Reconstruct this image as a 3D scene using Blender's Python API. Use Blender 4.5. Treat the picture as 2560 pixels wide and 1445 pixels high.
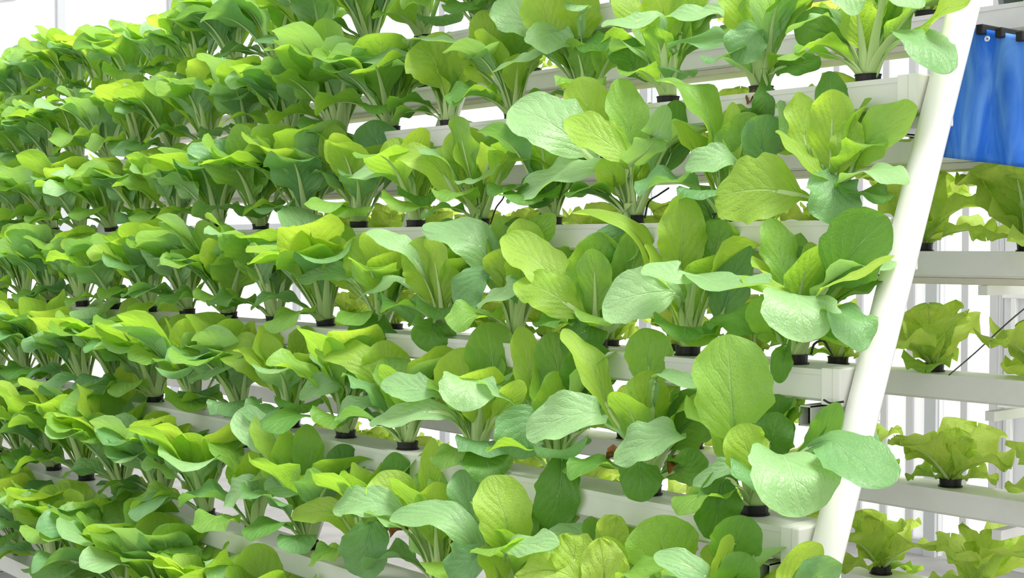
import bpy, math, random
from mathutils import Vector, Matrix

# ------------------------------------------------------------------ camera, sky, light
scene = bpy.context.scene
for o in list(bpy.data.objects):
    bpy.data.objects.remove(o)
COL = scene.collection

IMG_W, IMG_H, FPX = 2560.0, 1445.0, 3500.0
YAW, PITCH = 0.8659, -0.0316
CAM = Vector((1.312, -2.1711, 1.2129))
FWD = Vector((-math.sin(YAW) * math.cos(PITCH), math.cos(YAW) * math.cos(PITCH), math.sin(PITCH)))
RGT = FWD.cross(Vector((0, 0, 1))).normalized()
UPV = RGT.cross(FWD).normalized()

cam_data = bpy.data.cameras.new('camera')
cam_data.sensor_width = 36.0
cam_data.lens = FPX / IMG_W * 36.0
cam_data.clip_start = 0.02
cam = bpy.data.objects.new('camera', cam_data)
cam.matrix_world = Matrix((
    (RGT.x, UPV.x, -FWD.x, CAM.x),
    (RGT.y, UPV.y, -FWD.y, CAM.y),
    (RGT.z, UPV.z, -FWD.z, CAM.z),
    (0, 0, 0, 1)))
COL.objects.link(cam)
scene.camera = cam

world = bpy.data.worlds.new('overcast_sky')
world.use_nodes = True
scene.world = world
wbg = world.node_tree.nodes['Background']
wbg.inputs[0].default_value = (0.985, 0.99, 1.0, 1)
wbg.inputs[1].default_value = 0.66

sun_data = bpy.data.lights.new('hazy_sun', 'SUN')
sun_data.energy = 3.4
sun_data.angle = math.radians(28)
sun_data.color = (1.0, 0.985, 0.94)
sun = bpy.data.objects.new('hazy_sun', sun_data)
sun.rotation_euler = (Vector((0.0, 0.0, 0.0)) - Vector((0.35, 0.05, 1.0))).to_track_quat('-Z', 'Y').to_euler()
COL.objects.link(sun)

vs = scene.view_settings
vs.view_transform = 'Standard'
vs.look = 'None'
vs.gamma = 1.0
vs.use_curve_mapping = False
scene.cycles.max_bounces = 8
scene.cycles.diffuse_bounces = 5
scene.cycles.glossy_bounces = 3
scene.cycles.transmission_bounces = 6
vs.exposure = 0.75

# ------------------------------------------------------------------ helpers
rng = random.Random(11)

def link(o, parent=None):
    COL.objects.link(o)
    if parent is not None:
        o.parent = parent
    return o

def mesh_obj(name, verts, faces, mat, parent=None, smooth=False, uvs=None, mats=None):
    me = make_mesh(name, verts, faces, mat, smooth, uvs)
    return link(bpy.data.objects.new(name, me), parent)

def make_mesh(name, verts, faces, mat, smooth=False, uvs=None):
    me = bpy.data.meshes.new(name)
    me.from_pydata([tuple(v) for v in verts], [], faces)
    if mat is not None:
        me.materials.append(mat)
    if smooth:
        me.polygons.foreach_set('use_smooth', [True] * len(me.polygons))
    if uvs is not None:
        lay = me.uv_layers.new(name='leaf_uv')
        for lp in me.loops:
            lay.data[lp.index].uv = uvs[lp.vertex_index]
    me.update()
    return me

def empty(name, loc, label=None, cat=None, group=None):
    o = bpy.data.objects.new(name, None)
    o.empty_display_size = 0.03
    o.location = loc
    link(o)
    tag(o, label, cat, group)
    return o

def tag(o, label=None, cat=None, group=None, kind=None):
    if label: o['label'] = label
    if cat: o['category'] = cat
    if group: o['group'] = group
    if kind: o['kind'] = kind
    return o

def box(x0, x1, y0, y1, z0, z1, b=0.0):
    """verts/faces of a box with optional chamfered edges"""
    if b <= 0:
        v = [(x0, y0, z0), (x1, y0, z0), (x1, y1, z0), (x0, y1, z0), (x0, y0, z1), (x1, y0, z1), (x1, y1, z1), (x0, y1, z1)]
        f = [(0, 3, 2, 1), (4, 5, 6, 7), (0, 1, 5, 4), (1, 2, 6, 5), (2, 3, 7, 6), (3, 0, 4, 7)]
        return v, f
    import bmesh
    bm = bmesh.new()
    v, f = box(x0, x1, y0, y1, z0, z1)
    bv = [bm.verts.new(p) for p in v]
    for q in f: bm.faces.new([bv[i] for i in q])
    bmesh.ops.bevel(bm, geom=bm.edges[:], offset=b, segments=2, affect='EDGES', profile=0.5)
    bm.verts.index_update()
    vv = [tuple(p.co) for p in bm.verts]
    ff = [tuple(p.index for p in q.verts) for q in bm.faces]
    bm.free()
    return vv, ff

def join(*parts):
    V, Fc = [], []
    for v, f in parts:
        n = len(V)
        V += list(v); Fc += [tuple(i + n for i in q) for q in f]
    return V, Fc

def tube(path, rad, n=10, cap=True):
    V, Fc = [], []
    pts = [Vector(p) for p in path]
    m = len(pts)
    prev = None
    for i, p in enumerate(pts):
        t = (pts[min(i + 1, m - 1)] - pts[max(i - 1, 0)]).normalized()
        a = prev if prev is not None else (Vector((1, 0, 0)) if abs(t.x) < 0.9 else Vector((0, 1, 0)))
        a = (a - t * a.dot(t)).normalized(); prev = a
        b = t.cross(a)
        r = rad[i] if isinstance(rad, (list, tuple)) else rad
        for k in range(n):
            an = 2 * math.pi * k / n
            V.append(p + a * math.cos(an) * r + b * math.sin(an) * r)
    for i in range(m - 1):
        for k in range(n):
            Fc.append((i * n + k, i * n + (k + 1) % n, (i + 1) * n + (k + 1) % n, (i + 1) * n + k))
    if cap:
        Fc.append(tuple(range(n - 1, -1, -1))); Fc.append(tuple((m - 1) * n + k for k in range(n)))
    return V, Fc

def lathe(prof, n=18, close=False):
    V, Fc = [], []
    for r, z in prof:
        for k in range(n):
            a = 2 * math.pi * k / n
            V.append((r * math.cos(a), r * math.sin(a), z))
    for i in range(len(prof) - 1):
        for k in range(n):
            Fc.append((i * n + k, i * n + (k + 1) % n, (i + 1) * n + (k + 1) % n, (i + 1) * n + k))
    if close:
        Fc.append(tuple(range(n - 1, -1, -1))); Fc.append(tuple((len(prof) - 1) * n + k for k in range(n)))
    return V, Fc

def pix(x, y, Y):
    """world point on the vertical plane at depth Y that stands behind photo position (x, y)"""
    d = FWD + RGT * ((x - IMG_W / 2) / FPX) - UPV * ((y - IMG_H / 2) / FPX)
    return CAM + d * ((Y - CAM.y) / d.y)

def pix_x(x, y, X):
    d = FWD + RGT * ((x - IMG_W / 2) / FPX) - UPV * ((y - IMG_H / 2) / FPX)
    return CAM + d * ((X - CAM.x) / d.x)

def depth(p):
    return (Vector(p) - CAM).dot(FWD)

# ------------------------------------------------------------------ materials
def nodes(name):
    m = bpy.data.materials.new(name)
    m.use_nodes = True
    nt = m.node_tree
    return m, nt, nt.nodes, nt.links, nt.nodes['Principled BSDF']

def plain(name, col, rough=0.5, spec=0.5, metal=0.0, noise=0.0, nscale=20, bump=0.0, col2=None):
    m, nt, N, L, P = nodes(name)
    P.inputs['Roughness'].default_value = rough
    P.inputs['Specular IOR Level'].default_value = spec
    P.inputs['Metallic'].default_value = metal
    P.inputs['Base Color'].default_value = (*col, 1)
    if noise > 0 or bump > 0:
        tc = N.new('ShaderNodeTexCoord'); nz = N.new('ShaderNodeTexNoise')
        nz.inputs['Scale'].default_value = nscale; nz.inputs['Detail'].default_value = 5
        L.new(tc.outputs['Object'], nz.inputs['Vector'])
        if noise > 0:
            mx = N.new('ShaderNodeMix'); mx.data_type = 'RGBA'
            c2 = col2 if col2 else tuple(c * (1 - noise) for c in col)
            mx.inputs['A'].default_value = (*col, 1); mx.inputs['B'].default_value = (*c2, 1)
            rp = N.new('ShaderNodeMapRange')
            rp.inputs['From Min'].default_value = 0.4; rp.inputs['From Max'].default_value = 0.75
            L.new(nz.outputs['Fac'], rp.inputs['Value']); L.new(rp.outputs['Result'], mx.inputs['Factor'])
            L.new(mx.outputs['Result'], P.inputs['Base Color'])
        if bump > 0:
            bp = N.new('ShaderNodeBump'); bp.inputs['Strength'].default_value = bump; bp.inputs['Distance'].default_value = 0.002
            L.new(nz.outputs['Fac'], bp.inputs['Height']); L.new(bp.outputs['Normal'], P.inputs['Normal'])
    return m

def leaf_mat(name, dark, light, trans, vein, tfac=0.45, rough=0.42, spec=0.45, nvein=7.0, veinmix=0.5, bumps=0.5):
    m, nt, N, L, P = nodes(name)
    def math_(op, a, b=None, c=None):
        n = N.new('ShaderNodeMath'); n.operation = op
        for i, v in enumerate((a, b, c)):
            if v is None: continue
            if isinstance(v, (int, float)): n.inputs[i].default_value = v
            else: L.new(v, n.inputs[i])
        return n.outputs[0]
    tc = N.new('ShaderNodeTexCoord'); uv = N.new('ShaderNodeSeparateXYZ')
    L.new(tc.outputs['UV'], uv.inputs[0])
    nz = N.new('ShaderNodeTexNoise'); nz.inputs['Scale'].default_value = 9; nz.inputs['Detail'].default_value = 3
    L.new(tc.outputs['UV'], nz.inputs['Vector'])
    fine = N.new('ShaderNodeTexNoise'); fine.inputs['Scale'].default_value = 42; fine.inputs['Detail'].default_value = 2
    L.new(tc.outputs['UV'], fine.inputs['Vector'])
    oi = N.new('ShaderNodeObjectInfo')
    ua = math_('ABSOLUTE', math_('SUBTRACT', uv.outputs[0], 0.5))          # 0 midrib .. 0.5 edge
    # midrib, narrowing towards the tip
    wid = math_('MULTIPLY_ADD', uv.outputs[1], -0.030, 0.036)
    mid = N.new('ShaderNodeMapRange'); mid.interpolation_type = 'SMOOTHSTEP'
    L.new(ua, mid.inputs['Value']); L.new(wid, mid.inputs['From Max'])
    mid.inputs['From Min'].default_value = 0.0; mid.inputs['To Min'].default_value = 1; mid.inputs['To Max'].default_value = 0
    # lateral veins sweeping forward
    ph = math_('ADD', math_('MULTIPLY', math_('SUBTRACT', uv.outputs[1], math_('MULTIPLY', math_('POWER', ua, 0.85), 0.75)), nvein),
               math_('MULTIPLY', nz.outputs['Fac'], 0.7))
    tri = math_('ABSOLUTE', math_('SUBTRACT', math_('FRACT', ph), 0.5))
    lat = N.new('ShaderNodeMapRange'); lat.interpolation_type = 'SMOOTHSTEP'
    L.new(tri, lat.inputs['Value'])
    lat.inputs['From Min'].default_value = 0.0; lat.inputs['From Max'].default_value = 0.09
    lat.inputs['To Min'].default_value = 0.75; lat.inputs['To Max'].default_value = 0.0
    latf = math_('MULTIPLY', lat.outputs[0], math_('SUBTRACT', 1.0, math_('MULTIPLY', ua, 1.7)))
    vf = math_('MAXIMUM', math_('MULTIPLY', mid.outputs[0], 2.0), latf)
    blend = math_('ADD', math_('MULTIPLY', oi.outputs['Random'], 0.75), math_('MULTIPLY', math_('SUBTRACT', nz.outputs['Fac'], 0.35), 0.6))
    cl = N.new('ShaderNodeClamp'); L.new(blend, cl.inputs['Value'])
    base = N.new('ShaderNodeMix'); base.data_type = 'RGBA'
    base.inputs['A'].default_value = (*dark, 1); base.inputs['B'].default_value = (*light, 1)
    L.new(cl.outputs[0], base.inputs['Factor'])
    vm = N.new('ShaderNodeMix'); vm.data_type = 'RGBA'
    L.new(math_('MINIMUM', math_('MULTIPLY', vf, veinmix), 0.9), vm.inputs['Factor'])
    L.new(base.outputs['Result'], vm.inputs['A']); vm.inputs['B'].default_value = (*vein, 1)
    L.new(vm.outputs['Result'], P.inputs['Base Color'])
    P.inputs['Roughness'].default_value = rough
    P.inputs['Specular IOR Level'].default_value = spec
    P.inputs['Coat Weight'].default_value = 0.10; P.inputs['Coat Roughness'].default_value = 0.38
    bp = N.new('ShaderNodeBump'); bp.inputs['Strength'].default_value = bumps; bp.inputs['Distance'].default_value = 0.0040
    h = math_('ADD', math_('MULTIPLY', vf, -0.6), math_('MULTIPLY', fine.outputs['Fac'], 0.9))
    h = math_('ADD', h, math_('MULTIPLY', nz.outputs['Fac'], 1.2))
    h = math_('ADD', h, math_('MULTIPLY', tri, 0.9))
    L.new(h, bp.inputs['Height']); L.new(bp.outputs['Normal'], P.inputs['Normal'])
    tr = N.new('ShaderNodeBsdfTranslucent')
    tm = N.new('ShaderNodeMix'); tm.data_type = 'RGBA'; tm.blend_type = 'MIX'
    L.new(math_('MULTIPLY', vf, veinmix * 0.6), tm.inputs['Factor'])
    tb = N.new('ShaderNodeMix'); tb.data_type = 'RGBA'
    tb.inputs['A'].default_value = (*[c * 0.72 for c in trans], 1); tb.inputs['B'].default_value = (*trans, 1)
    L.new(cl.outputs[0], tb.inputs['Factor'])
    L.new(tb.outputs['Result'], tm.inputs['A']); tm.inputs['B'].default_value = (*[min(1, c * 1.3 + 0.1) for c in trans], 1)
    L.new(tm.outputs['Result'], tr.inputs['Color'])
    L.new(bp.outputs['Normal'], tr.inputs['Normal'])
    mix = N.new('ShaderNodeMixShader'); mix.inputs[0].default_value = tfac
    L.new(P.outputs[0], mix.inputs[1]); L.new(tr.outputs[0], mix.inputs[2])
    L.new(mix.outputs[0], N['Material Output'].inputs['Surface'])
    return m

def stalk_mat(name, c0, c1):
    m, nt, N, L, P = nodes(name)
    tc = N.new('ShaderNodeTexCoord'); sp = N.new('ShaderNodeSeparateXYZ')
    L.new(tc.outputs['UV'], sp.inputs[0])
    wv = N.new('ShaderNodeTexNoise'); wv.inputs['Scale'].default_value = 5
    mp = N.new('ShaderNodeMapping'); mp.inputs['Scale'].default_value = (9, 0.6, 1)
    L.new(tc.outputs['UV'], mp.inputs['Vector']); L.new(mp.outputs[0], wv.inputs['Vector'])
    mx = N.new('ShaderNodeMix'); mx.data_type = 'RGBA'
    mx.inputs['A'].default_value = (*c0, 1); mx.inputs['B'].default_value = (*c1, 1)
    L.new(wv.outputs['Fac'], mx.inputs['Factor'])
    L.new(mx.outputs['Result'], P.inputs['Base Color'])
    P.inputs['Roughness'].default_value = 0.4
    P.inputs['Subsurface Weight'].default_value = 0.0
    tr = N.new('ShaderNodeBsdfTranslucent'); tr.inputs[0].default_value = (0.55, 0.75, 0.22, 1)
    mix = N.new('ShaderNodeMixShader'); mix.inputs[0].default_value = 0.25
    L.new(P.outputs[0], mix.inputs[1]); L.new(tr.outputs[0], mix.inputs[2])
    L.new(mix.outputs[0], N['Material Output'].inputs['Surface'])
    return m

M = {}
M['pvc'] = plain('white_pvc', (0.70, 0.695, 0.68), 0.45, 0.4, noise=0.07, nscale=14)
M['pvc_post'] = plain('glossy_white_pipe', (0.76, 0.75, 0.72), 0.28, 0.5, noise=0.04, nscale=6)
M['pvc_grey'] = plain('grey_white_pvc', (0.87, 0.85, 0.86), 0.45, 0.4, noise=0.08, nscale=14)
M['cream'] = plain('cream_rail', (0.76, 0.70, 0.62), 0.5, 0.3, noise=0.08)  # cream stands in for warm floor light on the gutter undersides
M['cup'] = plain('black_plastic', (0.006, 0.006, 0.007), 0.45, 0.4)
M['sponge'] = plain('wet_brown_sponge', (0.02, 0.014, 0.010), 0.9, 0.2, noise=0.5, nscale=300, bump=0.8)
M['hollow'] = plain('dark_tube_bore', (0.03, 0.025, 0.022), 0.8, 0.1)  # near-black for the shade inside the open tubes
M['concrete'] = plain('pale_concrete', (0.24, 0.24, 0.23), 0.85, 0.2, noise=0.25, nscale=6, bump=0.3)
M['frame'] = plain('grey_aluminium', (0.56, 0.58, 0.60), 0.4, 0.5, metal=0.0)
M['slat'] = plain('white_painted_slat', (0.66, 0.66, 0.68), 0.5, 0.3)
M['panel'] = plain('frosted_panel', (0.78, 0.78, 0.82), 0.6, 0.3)
M['bright'] = plain('bright_white_trim', (0.9, 0.9, 0.9), 0.5, 0.3)
M['dark_post'] = plain('slate_grey_paint', (0.11, 0.13, 0.16), 0.5, 0.4)  # shadow on the rear leg put into a dark base colour
M['hose'] = plain('black_hose', (0.015, 0.015, 0.018), 0.5, 0.4)
M['hose_grey'] = plain('grey_hose', (0.12, 0.12, 0.14), 0.5, 0.4)
M['dry'] = plain('dry_brown_leaf', (0.20, 0.085, 0.030), 0.8, 0.2, noise=0.6, nscale=60, col2=(0.42, 0.24, 0.07))
M['eyelet'] = plain('white_eyelet', (0.85, 0.87, 0.9), 0.3, 0.5)

# pak choi leaves by tone; some sheen and shade painted into the colours
VEIN = (0.62, 0.80, 0.42)
M['young'] = leaf_mat('young_leaf', (0.31, 0.53, 0.060), (0.46, 0.67, 0.115), (0.66, 0.92, 0.08), VEIN, 0.54, 0.42, 0.5, 8, 0.36)
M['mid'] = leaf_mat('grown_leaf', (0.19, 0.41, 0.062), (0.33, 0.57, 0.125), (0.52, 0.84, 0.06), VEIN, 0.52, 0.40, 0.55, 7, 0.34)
M['waxy'] = leaf_mat('waxy_leaf', (0.29, 0.53, 0.22), (0.43, 0.67, 0.33), (0.48, 0.80, 0.12), (0.66, 0.84, 0.52), 0.42, 0.36, 0.6, 7, 0.34)  # sky sheen painted in as a paler, bluer base colour
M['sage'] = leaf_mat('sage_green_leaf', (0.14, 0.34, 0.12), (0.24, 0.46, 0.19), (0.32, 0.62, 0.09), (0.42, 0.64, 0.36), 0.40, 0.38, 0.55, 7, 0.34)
M['old'] = leaf_mat('old_leaf', (0.085, 0.24, 0.036), (0.16, 0.36, 0.070), (0.27, 0.56, 0.035), (0.40, 0.62, 0.28), 0.44, 0.42, 0.45, 7, 0.30)  # darker for age, and for shade painted into the colour
M['lettuce'] = leaf_mat('lettuce_leaf', (0.44, 0.66, 0.09), (0.64, 0.82, 0.24), (0.80, 1.0, 0.16), (0.74, 0.88, 0.46), 0.62, 0.5, 0.35, 6, 0.30, 0.8)
M['lettuce_old'] = leaf_mat('lettuce_outer_leaf', (0.24, 0.47, 0.055), (0.38, 0.60, 0.12), (0.54, 0.84, 0.07), (0.5, 0.7, 0.3), 0.55, 0.45, 0.4, 6, 0.30, 0.8)
M['stalk'] = stalk_mat('pale_stalk', (0.46, 0.64, 0.24), (0.66, 0.79, 0.42))
M['stalk_lettuce'] = stalk_mat('lettuce_rib', (0.50, 0.70, 0.26), (0.66, 0.82, 0.40))

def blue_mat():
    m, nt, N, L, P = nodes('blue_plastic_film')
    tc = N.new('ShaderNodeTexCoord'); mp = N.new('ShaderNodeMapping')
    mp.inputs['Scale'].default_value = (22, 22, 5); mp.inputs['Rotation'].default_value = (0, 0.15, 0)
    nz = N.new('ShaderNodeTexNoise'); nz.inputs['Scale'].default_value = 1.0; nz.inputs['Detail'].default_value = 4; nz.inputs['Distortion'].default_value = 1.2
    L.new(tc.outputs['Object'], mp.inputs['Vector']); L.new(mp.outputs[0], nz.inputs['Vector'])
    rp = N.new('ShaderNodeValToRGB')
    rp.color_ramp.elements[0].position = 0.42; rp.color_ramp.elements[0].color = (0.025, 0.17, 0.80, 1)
    rp.color_ramp.elements[1].position = 0.72; rp.color_ramp.elements[1].color = (0.15, 0.38, 0.98, 1)  # paler streaks paint in the gloss on the creases
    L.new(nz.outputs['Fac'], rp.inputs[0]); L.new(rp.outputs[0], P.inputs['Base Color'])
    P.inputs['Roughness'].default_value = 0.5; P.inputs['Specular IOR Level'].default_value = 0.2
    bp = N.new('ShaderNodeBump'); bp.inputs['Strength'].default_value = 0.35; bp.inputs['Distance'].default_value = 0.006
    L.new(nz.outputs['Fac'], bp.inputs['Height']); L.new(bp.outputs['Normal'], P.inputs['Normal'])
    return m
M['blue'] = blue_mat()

def glass_mat():
    m, nt, N, L, P = nodes('clear_glazing')
    t = N.new('ShaderNodeBsdfTransparent'); t.inputs[0].default_value = (0.995, 1.0, 1.0, 1)
    g = N.new('ShaderNodeBsdfGlossy'); g.inputs['Roughness'].default_value = 0.05
    mix = N.new('ShaderNodeMixShader'); mix.inputs[0].default_value = 0.04
    L.new(t.outputs[0], mix.inputs[1]); L.new(g.outputs[0], mix.inputs[2])
    L.new(mix.outputs[0], N['Material Output'].inputs['Surface'])
    return m
M['glass'] = glass_mat()

def poly_mat():
    m, nt, N, L, P = nodes('opal_polycarbonate')
    P.inputs['Base Color'].default_value = (0.9, 0.9, 0.92, 1); P.inputs['Roughness'].default_value = 0.4
    t = N.new('ShaderNodeBsdfTranslucent'); t.inputs[0].default_value = (0.96, 0.96, 0.97, 1)
    mix = N.new('ShaderNodeMixShader'); mix.inputs[0].default_value = 0.6
    L.new(P.outputs[0], mix.inputs[1]); L.new(t.outputs[0], mix.inputs[2])
    L.new(mix.outputs[0], N['Material Output'].inputs['Surface'])
    return m
M['opal'] = poly_mat()

def sheet_quad(along, fixed, a, b, z0, z1):
    V_ = [(a, fixed, z0), (b, fixed, z0), (b, fixed, z1), (a, fixed, z1)] if along == 'x' else [(fixed, a, z0), (fixed, b, z0), (fixed, b, z1), (fixed, a, z1)]
    return V_, [(0, 1, 2, 3)]

# ------------------------------------------------------------------ the place: floor, glazed walls, slatted wall
ROWS, DY, DZ, Z0 = 7, 0.10, 0.24, 1.75      # gutters step 0.10 m forward and 0.24 m down
PITCH_X, X_FIRST = 0.239, -0.16              # plants along a gutter
def row_y(i): return -i * DY
def row_z(i): return Z0 - i * DZ             # rim of the cups
XL, YB = -8.1, 2.6

v, f = box(XL - 0.1, 4.0, -4.0, YB + 0.1, -0.12, 0.0)
tag(mesh_obj('floor', v, f, M['concrete']), 'pale grey concrete greenhouse floor', 'floor', kind='structure')

v, f = box(-70, 60, -60, 70, -0.30, -0.125)
tag(mesh_obj('ground', v, f, plain('pale_paving', (0.62, 0.61, 0.59), 0.9, 0.2, noise=0.15, nscale=0.6)), 'pale concrete paving outside the greenhouse', 'ground', kind='structure')  # plane added to set light from below and whiten the gaps

def glazed_wall(name, label, along, fixed, stops, z1, rails, w=0.05):
    """a wall of posts, rails and panes; along = 'x' or 'y'"""
    r = empty(name, (0, 0, 0)); tag(r, label, 'window', kind='structure')
    def bx(a0, a1, t0, t1, z0, z1_):
        return box(a0, a1, fixed + t0, fixed + t1, z0, z1_) if along == 'x' else box(fixed + t0, fixed + t1, a0, a1, z0, z1_)
    for s in stops:
        mesh_obj('mullion', *bx(s - w / 2, s + w / 2, -0.03, 0.03, 0, z1), M['frame'], r)
    for z in rails:
        mesh_obj('rail', *bx(stops[0], stops[-1], -0.025, 0.025, z - 0.03, z + 0.03), M['frame'], r)
    for a, b in zip(stops[:-1], stops[1:]):
        for z0_, z1_ in zip(rails[:-1], rails[1:]):
            if z0_ < 0.5:
                mesh_obj('opal_panel', *sheet_quad(along, fixed, a + w / 2, b - w / 2, z0_ + 0.03, z1_ - 0.03), M['opal'], r)
            else:
                mesh_obj('pane', *bx(a + w / 2, b - w / 2, -0.004, 0.004, z0_ + 0.03, z1_ - 0.03), M['glass'], r)
    return r

ym = pix_x(150, 40, XL).y
glazed_wall('window_1', 'clear glazed end wall with grey mullions behind the plants', 'y', XL,
            [ym - 2.2, ym - 1.1, ym, YB - 0.02], 4.6, [0.03, 1.32, 4.57], 0.052)
xs = [XL + 0.14 + 1.55 * k for k in range(0, 5)]
glazed_wall('window_2', 'clear glazed back wall behind the far end of the rack', 'x', YB, xs, 4.6, [0.03, 1.32, 4.57], 0.05)

# white slatted wall to the right, boards with open gaps
sw = empty('wall_back', (0, 0, 0)); tag(sw, 'white slatted wall behind the lettuce gutters', 'wall', kind='structure')
x = -1.86
k = 0
wx = [pix(px, 900, YB).x for px in (2345, 2415, 2486)]
step = (wx[2] - wx[0]) / 2
for k in range(-4, 3):
    xc = wx[0] + step * k
    mesh_obj('slat', *box(xc - 0.015, xc + 0.015, YB - 0.012, YB + 0.012, 0.0, 3.2, 0.002), M['slat'], sw)
for k in range(8):
    xc = wx[2] + 0.03 + 0.19 * k
    mesh_obj('panel', *box(xc + 0.012, xc + 0.190, YB - 0.008, YB + 0.008, 0.0, 3.2, 0.002), M['panel'], sw)
    mesh_obj('panel_joint', *box(xc - 0.004, xc + 0.008, YB - 0.01, YB + 0.012, 0.0, 3.2), M['slat'], sw)
mesh_obj('top_rail', *box(wx[0] - step * 4 - .1, 0.4, YB - 0.03, YB + 0.03, 3.2, 3.26, 0.004), M['slat'], sw)
for (px, py, h) in ((2536, 738, 0.30), (2524, 1012, 0.30)):
    c = pix(px, py, YB - 0.03)
    V_, F_ = join(box(c.x - 0.045, c.x + 0.045, c.y - 0.008, c.y + 0.012, c.z - 0.012, c.z + 0.012, 0.002),
                  box(c.x - 0.010, c.x + 0.010, c.y - 0.008, c.y + 0.012, c.z - h, c.z - 0.012, 0.002))
    mesh_obj('hook_bracket', V_, F_, M['bright'], sw)
# dark corner of a roof beam at the upper left
c = pix_x(14, 4, -6.4)
V_, F_ = box(-0.05, 0.05, -0.9, 0.06, 0.0, 0.1, 0.004)
rb = mesh_obj('trim_1', V_, F_, M['frame']); rb.location = c + Vector((0, -0.0, 0.0)); rb.rotation_euler = (math.radians(12), 0, 0)
tag(rb, 'grey roof beam in the upper left corner', 'beam', kind='structure')

# ------------------------------------------------------------------ leaf builder
def catmull(pts, n):
    P = [pts[0] * 2 - pts[1]] + pts + [pts[-1] * 2 - pts[-2]]
    dense = []
    for i in range(1, len(P) - 2):
        p0, p1, p2, p3 = P[i - 1], P[i], P[i + 1], P[i + 2]
        for k in range(24):
            t = k / 24
            dense.append(0.5 * ((2 * p1) + (-p0 + p2) * t + (2 * p0 - 5 * p1 + 4 * p2 - p3) * t * t + (-p0 + 3 * p1 - 3 * p2 + p3) * t ** 3))
    dense.append(P[-2])
    L_ = [0.0]
    for a, b in zip(dense[:-1], dense[1:]): L_.append(L_[-1] + (b - a).length)
    def at(s):
        s = min(max(s, 0), 1) * L_[-1]
        lo, hi = 0, len(L_) - 1
        while hi - lo > 1:
            md = (lo + hi) // 2
            if L_[md] <= s: lo = md
            else: hi = md
        d = L_[hi] - L_[lo]
        return dense[lo].lerp(dense[hi], (s - L_[lo]) / d if d > 1e-9 else 0)
    def arc(pt):
        j = min(range(len(dense)), key=lambda q: (dense[q] - pt).length_squared)
        return L_[j] / L_[-1]
    return at, arc, L_[-1]

def sstep(a, b, x):
    t = min(max((x - a) / (b - a), 0), 1)
    return t * t * (3 - 2 * t)

def frames(at, nhint, s):
    e = 0.012
    t = (at(s + e) - at(s - e)).normalized()
    n = nhint(s) if callable(nhint) else nhint
    n = n - t * n.dot(t)
    if n.length < 0.12:
        q = UPV - t * UPV.dot(t)
        n = n + q * 0.3
    n.normalize()
    return at(s), t, t.cross(n).normalized(), n

def leaf_geometry(at, nhint, s_wing, s_neck, hw, R, cup=0.12, ruf=0.10, rfreq=3.0, wing=0.16, vmax=0.55, frill=0.0, nu=12, nv=20, tooth=0.0, droop_edge=0.0):
    """blade as a curved, ruffled sheet along the centre curve"""
    V, UV, Fc = [], [], []
    p1, p2, p3 = R.uniform(0, 6.28), R.uniform(0, 6.28), R.uniform(0, 6.28)
    skew = R.uniform(-0.12, 0.12)
    for j in range(nv + 1):
        q = j / nv
        q = q if q < 0.7 else 0.7 + 0.3 * math.sin((q - 0.7) / 0.3 * math.pi / 2)
        s = s_wing + (1 - s_wing) * q
        c, t, sd, n = frames(at, nhint, s)
        if s <= s_neck:
            g = (s - s_wing) / max(s_neck - s_wing, 1e-6)
            w = wing * (0.25 + 0.75 * sstep(0, 1, g))
            bv = 0.0
        else:
            bv = (s - s_neck) / (1 - s_neck)
            if bv < vmax:
                w = wing + (1 - wing) * math.sin(bv / vmax * math.pi / 2) ** 0.72
            else:
                w = max(0.0, 1 - ((bv - vmax) / (1 - vmax)) ** 2.3) ** 0.55
        if j == nv: w = 0.06
        for i in range(nu + 1):
            u = -1 + 2 * i / nu
            u = math.copysign(abs(u) ** 0.9, u) if u else 0
            side = p1 if u > 0 else p2
            hwv = hw * w * (1 + tooth * math.sin(bv * 34 + side) * max(0, abs(u) - 0.8) * 5 + (0.045 * math.sin(bv * 12 + side * 2) + 0.03 * math.sin(bv * 21 + side)) * abs(u) + skew * (1 if u > 0 else -1) * 0.5)
            rr = ruf * hw * abs(u) ** 2.2 * math.sin(2 * math.pi * rfreq * q + side) * min(1, w * 1.4)
            rr += 0.06 * hw * math.sin(q * 9 + p3 + u * 2.2) * w * min(1.0, abs(u) * 2.5)
            if frill:
                rr += frill * hw * abs(u) ** 3 * math.sin(2 * math.pi * rfreq * 1.9 * q + p3 + u * 2) * min(1, w * 1.4)
            up = cup * hwv * (abs(u) ** 1.7) - droop_edge * hw * abs(u) ** 3
            ang = cup * 0.5
            V.append(c + sd * (u * hwv * math.cos(min(1.2, ang))) + n * (up + rr))
            if frill and bv > vmax:
                V[-1] = V[-1] + n * (frill * 0.8 * hw * math.sin(u * 8 + p1) * sstep(vmax, 1, bv))
            UV.append((0.5 + 0.5 * u, q))
    for j in range(nv):
        for i in range(nu):
            a = j * (nu + 1) + i
            Fc.append((a, a + 1, a + nu + 2, a + nu + 1))
    return V, Fc, UV

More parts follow.
